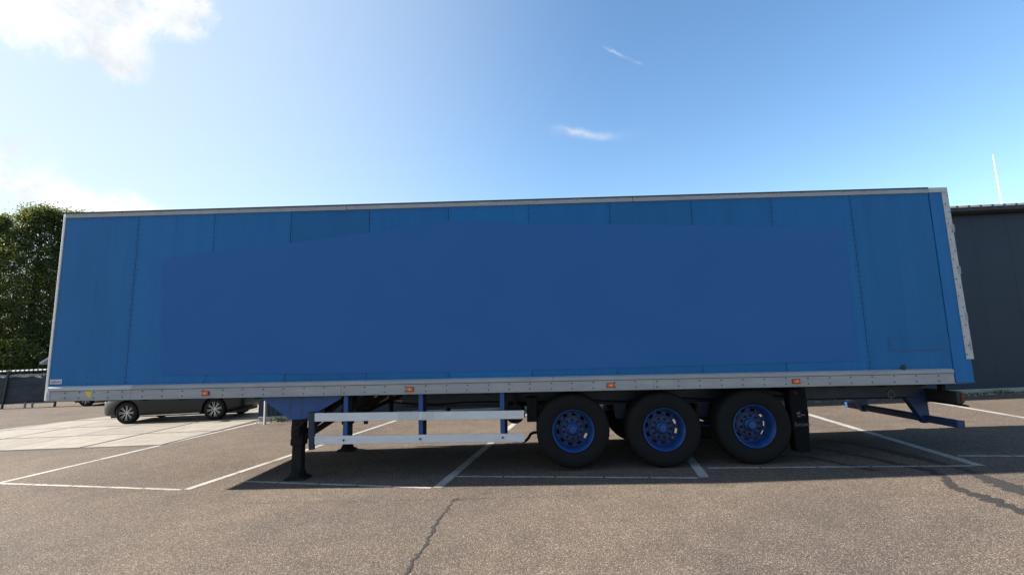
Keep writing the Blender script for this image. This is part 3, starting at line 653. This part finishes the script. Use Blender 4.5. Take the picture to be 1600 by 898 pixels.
tag(st.build('pebbles', STONE), 'pale pebbles scattered along the foot of the dark hall', 'gravel', kind='stuff')

# ------------------------------------------------------------------ cars
CARP = mat('graphite_car_paint', (0.0085, 0.0092, 0.0105), 0.35, 0.0, spec=0.3, coat=0.1)
GLASS = mat('tinted_glass', (0.01, 0.012, 0.014), 0.06, spec=0.7)
CHROME = mat('satin_chrome', (0.55, 0.55, 0.56), 0.25, 0.9)
ALLOY = mat('machined_alloy', (0.50, 0.50, 0.51), 0.3, 0.8)
GLOSSBLK = mat('gloss_black', (0.012, 0.012, 0.013), 0.25)
HEADL = mat('headlamp_glass', (0.5, 0.52, 0.55), 0.08, spec=0.8)
PLATE = mat('yellow_plate', (0.72, 0.48, 0.03), 0.5)
def make_car(label):
    """hatchback facing -x, near side at y = 0, wheels' contact on z = 0; front wheel centre at x = 0, rear at 2.62"""
    root = tag(empty('parked_car'), label, 'car')
    S = [(-.86, .34, .46, .52, .52, .40), (-.84, .24, .60, .66, .66, .55), (-.72, .20, .72, .76, .80, .62), (-.30, .19, .84, .88, .885, .70), (.30, .19, .92, .96, .89, .72), (.62, .19, .95, 1.02, .89, .70),
         (1.25, .19, .97, 1.40, .89, .60), (1.70, .19, .98, 1.44, .89, .60), (2.45, .19, 1.0, 1.42, .89, .59), (3.0, .20, 1.02, 1.30, .885, .60), (3.32, .26, 1.02, 1.10, .85, .62), (3.42, .34, .92, .95, .78, .58), (3.44, .42, .70, .72, .70, .52)]
    vs = []; n = 14
    for x, zb, zs, zt, hw, ht in S:
        half = [(hw*.86, zb), (hw*.97, zb+.06), (hw, zb+(zs-zb)*.45), (hw*.985, zb+(zs-zb)*.8), (hw*.95, zs), (ht+.03, zs+(zt-zs)*.85), (ht*.6, zt)]
        vs += [(x, .89-a, b) for a, b in half]+[(x, .89+a, b) for a, b in reversed(half)]
    fs = [(i*n+j, i*n+(j+1) % n, (i+1)*n+(j+1) % n, (i+1)*n+j) for i in range(len(S)-1) for j in range(n)]+[tuple(range(n)), tuple((len(S)-1)*n+j for j in range(n-1, -1, -1))]
    b = MB().add(vs, fs).build('body', CARP, None)
    sub = b.modifiers.new('sub', 'SUBSURF'); sub.levels = 2; sub.render_levels = 2
    cut = MB()
    for x in (0, 2.62):
        cut.lathe([(.375, -.1), (.375, .30)], 40, (x, 0, .33)); cut.lathe([(.375, 1.48), (.375, 1.9)], 40, (x, 0, .33))
    c = cut.build('cutter', CARP); bo = b.modifiers.new('cut', 'BOOLEAN'); bo.object = c; bo.operation = 'DIFFERENCE'
    bpy.context.view_layer.update()
    me = bpy.data.meshes.new_from_object(b.evaluated_get(bpy.context.evaluated_depsgraph_get()))
    b.modifiers.clear(); b.data = me; bpy.data.objects.remove(c); b.parent = root
    for p in me.polygons: p.use_smooth = True
    es = b.modifiers.new('split', 'EDGE_SPLIT'); es.split_angle = math.radians(38)
    K = lambda nm, mb, m_, par=root, **k: mb.build(nm, m_, par, **k)
    K('underbody', MB().box(-.6, 3.2, .22, 1.56, .17, .30), BLACK)
    for s in (0, 1):
        ya = (lambda a: a) if not s else (lambda a: 1.78-a)
        K('sill_trim', MB().prism([(.42, .215), (2.20, .232), (2.20, .250), (.42, .238)], *sorted((ya(-.004), ya(.05)))), CHROME)
        for pts in ([(.86, 1.0), (1.62, 1.0), (1.62, 1.36), (1.30, 1.33)], [(1.68, 1.0), (2.42, 1.02), (2.36, 1.34), (1.68, 1.37)], [(2.48, 1.03), (2.95, 1.06), (2.62, 1.28), (2.44, 1.32)]):
            K('side_window', MB().add([(x, ya(.055+.24*(z-1.0)/.38), z) for x, z in pts]+[(x, ya(.12+.24*(z-1.0)/.38), z) for x, z in pts], [(0, 1, 2, 3), (7, 6, 5, 4), (0, 4, 5, 1), (1, 5, 6, 2), (2, 6, 7, 3), (3, 7, 4, 0)]), GLASS)
        for x in (1.50, 2.34): K('door_handle', MB().box(x-.09, x+.09, *sorted((ya(-.006), ya(.03))), .845, .87), CHROME, bevel=0.006)
        K('mirror', MB().box(.78, .90, *sorted((ya(-.14), ya(.05))), .97, 1.09), CARP, bevel=0.03)
        K('headlamp', MB().box(-.74, -.52, *sorted((ya(.12), ya(.42))), .60, .71), HEADL, bevel=0.02)
        K('tail_lamp', MB().box(3.24, 3.425, *sorted((ya(.10), ya(.36))), .80, .93), REDLENS, bevel=0.02)
    K('windscreen', MB().prism([(.66, 1.03), (.70, 1.01), (1.26, 1.375), (1.22, 1.40)], .28, 1.50), GLASS)
    K('rear_window', MB().prism([(2.86, 1.36), (3.30, 1.10), (3.34, 1.12), (2.90, 1.385)], .34, 1.44), GLASS)
    K('grille', MB().box(-.872, -.80, .45, 1.33, .38, .52), GLOSSBLK, bevel=0.01)
    K('number_plate', MB().box(3.43, 3.455, .63, 1.15, .72, .83), PLATE)
    def wheel_():
        h = MB().lathe([(.02, .03), (.035, .032), (.04, .06), (.05, .10)], 20).build('wheel', ALLOY, None, smooth=True)
        MB().lathe([(.225, .19), (.228, .02), (.24, .006), (.275, .0), (.305, .008), (.322, .03), (.325, .06), (.318, .065), (.318, .075), (.325, .08), (.325, .14), (.318, .145), (.325, .155), (.322, .185), (.30, .205), (.24, .205), (.225, .19)], 48, closed=False).build('tyre', RUBBER, h, smooth=True)
        MB().lathe([(.228, .012), (.232, .006), (.222, .004), (.216, .014), (.206, .03), (.2, .18), (.06, .185)], 48, closed=False).build('rim', GLOSSBLK, h, smooth=True)
        sp_ = MB()
        for k in range(8):
            t = 2*PI*k/8
            for dt in (-.13, .13):
                sp_.bar((.035*math.cos(t), .028, .035*math.sin(t)), (.215*math.cos(t+dt), .018, .215*math.sin(t+dt)), .008, .012)
        sp_.build('spokes', ALLOY, h)
        MB().lathe([(.04, .09), (.15, .09), (.15, .11), (.04, .11)], 28).build('brake_disc', RUST, h)
        return h
    w0 = wheel_(); k = 0
    for x in (0, 2.62):
        for far in (0, 1):
            w = w0 if k == 0 else copy_tree(w0)
            w.parent = root; w.location = (x, .015, .325) if not far else (x, 1.765, .325); w.rotation_euler = (0, .3*k, 0) if not far else (0, .4, PI); k += 1
    return root
car = make_car('dark grey hatchback with black and silver alloy wheels seen under the trailer nose')
car.location = (-4.80, 7.75, .014); car.rotation_euler = (0, 0, math.radians(3.0))
c2 = copy_tree(car); c2.location = (-12.75, 15.4, 0); c2.rotation_euler = (0, 0, math.radians(5)); tag(c2, 'far dark car with a bright wheel, parked before the netting fence', 'car', 'cars by the fence')
c3 = copy_tree(car); c3.location = (-13.95, 15.55, 0); c3.rotation_euler = (0, 0, math.radians(84)); c3.location = (-12.15, 15.75, 0)
tag(c3, 'far dark car parked end on, just behind the trailer nose', 'car', 'cars by the fence')
c3.location = (-13.4, 18.0, 0)
c2.location = (-12.68, 15.2, 0)

# ------------------------------------------------------------------ netting fence at the left
NET = mat('dark_green_netting', (0.030, 0.040, 0.052), 0.8, var=0.45, vscale=2.2, stretch=(.5, 1, 2), bump=0.5, bscale=2.5)
HEM = mat('pale_hem', (0.26, 0.27, 0.28), 0.8, var=0.4, vscale=3)
POSTM = mat('dark_fence_post', (0.02, 0.024, 0.026), 0.6)
FY = 15.8
fence = tag(empty('netting_fence', (-22.6, FY, 0), (0, 0, 0)), 'low fence hung with dark netting under a black and white striped rail', 'fence')
wv_ = []; NX = 36
for i in range(NX+1):
    for j in range(9):
        x = i*.22; z = .20+j*.16; wv_.append((x, .05*math.sin(x*1.9+j*.25)+.04*noise.noise((x*1.4, z*2.2, 0)), z))
MB().add(wv_, [(i*9+j, (i+1)*9+j, (i+1)*9+j+1, i*9+j+1) for i in range(NX) for j in range(8)]).build('netting', NET, fence, smooth=True).modifiers.new('thick', 'SOLIDIFY').thickness = .01
MB().add([(i*.22, -.02+.03*math.sin(i*.6), z+.03*noise.noise((i*.3, 1, z))) for i in range(NX+1) for z in (1.44, 1.55)], [(2*i, 2*i+2, 2*i+3, 2*i+1) for i in range(NX)]).build('hem', HEM, fence).modifiers.new('thick', 'SOLIDIFY').thickness = .012
for i in range(4): MB().bar((i*2.5+.55, -.10, 0), (i*2.5+.72, -.10, 1.74), .07, .07).build('post', POSTM, fence)
for i in range(3):
    MB().box(i*2.5+1.6, i*2.5+1.66, -.12, -.06, 0, .25).build('foot', HEM, fence); MB().box(i*2.5+1.95, i*2.5+2.01, -.12, -.06, 0, .25).build('foot', HEM, fence)
MB().tube([(-.1, -.02, 1.71), (7.9, -.02, 1.71)], .028, 8).build('rail', BLACK, fence)
sb = MB()
for i in range(37): sb.tube([(i*.215, -.02, 1.71), (i*.215+.13, -.02, 1.71)], .036, 8)
sb.build('white_rail_bands', WHITE, fence, kind='stuff')
MB().tube([(-.1, -.04, .205), (7.9, -.04, .205)], .02, 6).build('bottom_rail', HEM, fence)

# ------------------------------------------------------------------ trees, bushes, house beyond the fence
BARK = mat('grey_bark', (0.075, 0.06, 0.048), 0.9, var=0.5, vscale=6, stretch=(2, 2, .4), bump=0.4, bscale=12)
def leafmat(name, c1, c2):
    M = mat(name, c1, 0.55, var=0.5, vscale=0.9, col2=c2, det=3, spec=0.35)
    T, N, L, b = nodes(M); out = [n for n in N if n.type == 'OUTPUT_MATERIAL'][0]
    tr = N.new('ShaderNodeBsdfTranslucent'); mx = N.new('ShaderNodeMixShader'); mx.inputs[0].default_value = .42
    col = b.inputs['Base Color'].links[0].from_socket; g_ = N.new('ShaderNodeMixRGB'); g_.blend_type = 'MULTIPLY'; g_.inputs[0].default_value = 1; g_.inputs[2].default_value = (1.5, 1.35, .5, 1); L(col, g_.inputs[1]); L(g_.outputs[0], tr.inputs[0])
    L(b.outputs[0], mx.inputs[1]); L(tr.outputs[0], mx.inputs[2]); L(mx.outputs[0], out.inputs[0])
    return M
LF1 = leafmat('poplar_leaf', (0.098, 0.124, 0.040), (0.040, 0.062, 0.022))
LF2 = leafmat('alder_leaf', (0.085, 0.115, 0.03), (0.04, 0.065, 0.018))
def tree(label, base, h, rx, nclump, lm, seed, low=0.12, group='trees beyond the fence', per=52, ls=.14):
    rnd = random.Random(seed); root = tag(empty('leafy_tree', base), label, 'tree', group)
    lean = Vector((rnd.uniform(-.4, .4), rnd.uniform(-.3, .3), 0)); tk = MB()
    tk.tube([(0, 0, -.1), (lean.x*.2, lean.y*.2, h*.25), (lean.x*.6, lean.y*.6, h*.55), (lean.x, lean.y, h*.92)], [.24, .19, .12, .03], 10)
    tips = []
    for i in range(34):
        t = rnd.uniform(.14, .9); a = rnd.uniform(0, 2*PI); p0 = Vector((lean.x*t, lean.y*t, h*t)); l = rx*(1.05-.55*t)*rnd.uniform(.6, 1)
        p1 = p0+Vector((math.cos(a)*l*.55, math.sin(a)*l*.55, l*.45)); p2 = p0+Vector((math.cos(a)*l, math.sin(a)*l, l*.95)); tk.tube([p0, p1, p2], [.07*(1.1-t), .045*(1.1-t), .012], 6); tips.append((p1, p2))
    tk.build('trunk', BARK, root, smooth=True)
    cr = MB()
    for i in range(nclump):
        z = low+(1-low)*(1-(1-rnd.random())**1.15); a = rnd.uniform(0, 2*PI)
        prof = math.sin(min(1, (z-low)/(1-low)*1.0+.12)*PI*.93)**.55
        lump = 1+.28*noise.noise((math.cos(a)*1.6+seed, math.sin(a)*1.6, z*4.5))+.16*noise.noise((math.cos(a)*4+seed, math.sin(a)*4, z*11))
        rr = rx*prof*lump*(rnd.random()**.36)
        c = Vector((lean.x*z+rr*math.cos(a), lean.y*z+rr*math.sin(a), h*z))
        cs = rnd.uniform(.22, .62)
        for k in range(per):
            d = Vector((rnd.gauss(0, 1), rnd.gauss(0, 1), rnd.gauss(0, .8)))*cs*.5; p = c+d
            s_ = ls*rnd.uniform(.55, 1.15); n = Vector((rnd.gauss(0, 1), rnd.gauss(0, 1), rnd.gauss(.5, 1))).normalized(); u = n.orthogonal().normalized(); v = n.cross(u); th = rnd.uniform(0, 2*PI); u, v = u*math.cos(th)+v*math.sin(th), v*math.cos(th)-u*math.sin(th)
            cr.v += [tuple(p-u*s_*.5), tuple(p+v*s_*.33+n*s_*.08), tuple(p+u*s_*.5), tuple(p-v*s_*.33+n*s_*.08)]; q = len(cr.v); cr.f.append((q-4, q-3, q-2, q-1))
    me = bpy.data.meshes.new('crown'); me.from_pydata(cr.v, [], cr.f); me.materials.append(lm); o = bpy.data.objects.new('crown', me); COL.objects.link(o); o.parent = root
    return root
tree('broad leafy tree cut by the left edge of the photo', (-26.4, 22.6, 0), 11.5, 2.9, 980, LF1, 21)
tree('tallest leafy tree, between the left edge and the trailer', (-23.7, 23.2, 0), 11.8, 2.5, 960, LF1, 22)
tree('leafy tree right at the trailer nose, crown partly hidden by it', (-21.7, 23.6, 0), 11.5, 2.1, 800, LF1, 23)
tree('darker leafy tree further back behind the other crowns', (-27.0, 29.5, 0), 10.6, 3.8, 520, LF2, 24)
def bush(label, base, h, rx, n, seed):
    rnd = random.Random(seed); root = tag(empty('bush', base), label, 'bush', 'bushes behind the fence'); cr = MB(); tk = MB()
    for i in range(7): a = i*.9; tk.tube([(0, 0, 0), (math.cos(a)*rx*.3, math.sin(a)*rx*.3, h*.4), (math.cos(a)*rx*.6, math.sin(a)*rx*.6, h*.75)], [.05, .035, .012], 6)
    tk.build('stems', BARK, root)
    for i in range(n):
        a = rnd.uniform(0, 2*PI); z = rnd.random(); r_ = rx*math.sqrt(max(.05, 1-(z-.35)**2*1.9))*rnd.random()**.4*(1+.2*noise.noise((a, z*4, seed)))
        p = Vector((math.cos(a)*r_, math.sin(a)*r_*.7, h*z+.1)); s_ = rnd.uniform(.09, .18); nn = Vector((rnd.gauss(0, 1), rnd.gauss(0, 1), rnd.gauss(.4, 1))).normalized(); u = nn.orthogonal().normalized(); v = nn.cross(u)
        cr.v += [tuple(p-u*s_*.5), tuple(p+v*s_*.33), tuple(p+u*s_*.5), tuple(p-v*s_*.33)]; q = len(cr.v); cr.f.append((q-4, q-3, q-2, q-1))
    me = bpy.data.meshes.new('foliage'); me.from_pydata(cr.v, [], cr.f); me.materials.append(LF2); o = bpy.data.objects.new('foliage', me); COL.objects.link(o); o.parent = root
for i, (x, y, h, l) in enumerate(((-25.0, 20.6, 3.0, 'dark bush behind the fence at the left edge'), (-22.4, 21.0, 3.4, 'dark bush behind the fence beside the pale shed'))):
    bush(l, (x, y, 0), h, 2.0, 6000, 40+i)
shed = tag(empty('garden_shed', (-18.75, 19.4, 0)), 'small pale gabled shed peeping past the trailer nose', 'shed')
MB().box(.15, 3.85, 0, 4, 0, 2.1).build('wall', mat('shed_render', (0.52, 0.51, 0.49), .85, var=.15), shed)
MB().prism([(-.1, 1.98), (2, 3.2), (4.1, 1.98), (4.1, 2.10), (2, 3.34), (-.1, 2.10)], -.25, 4.2).build('roof', mat('pale_roof', (0.50, 0.50, 0.52), .7, var=.2), shed)
MB().prism([(.15, 2.1), (3.85, 2.1), (2, 3.17)], .0, .2).build('gable', MATS['shed_render'], shed)
MB().box(1.4, 2.6, -.04, -.002, .05, 2.0).build('door', WHITE, shed)
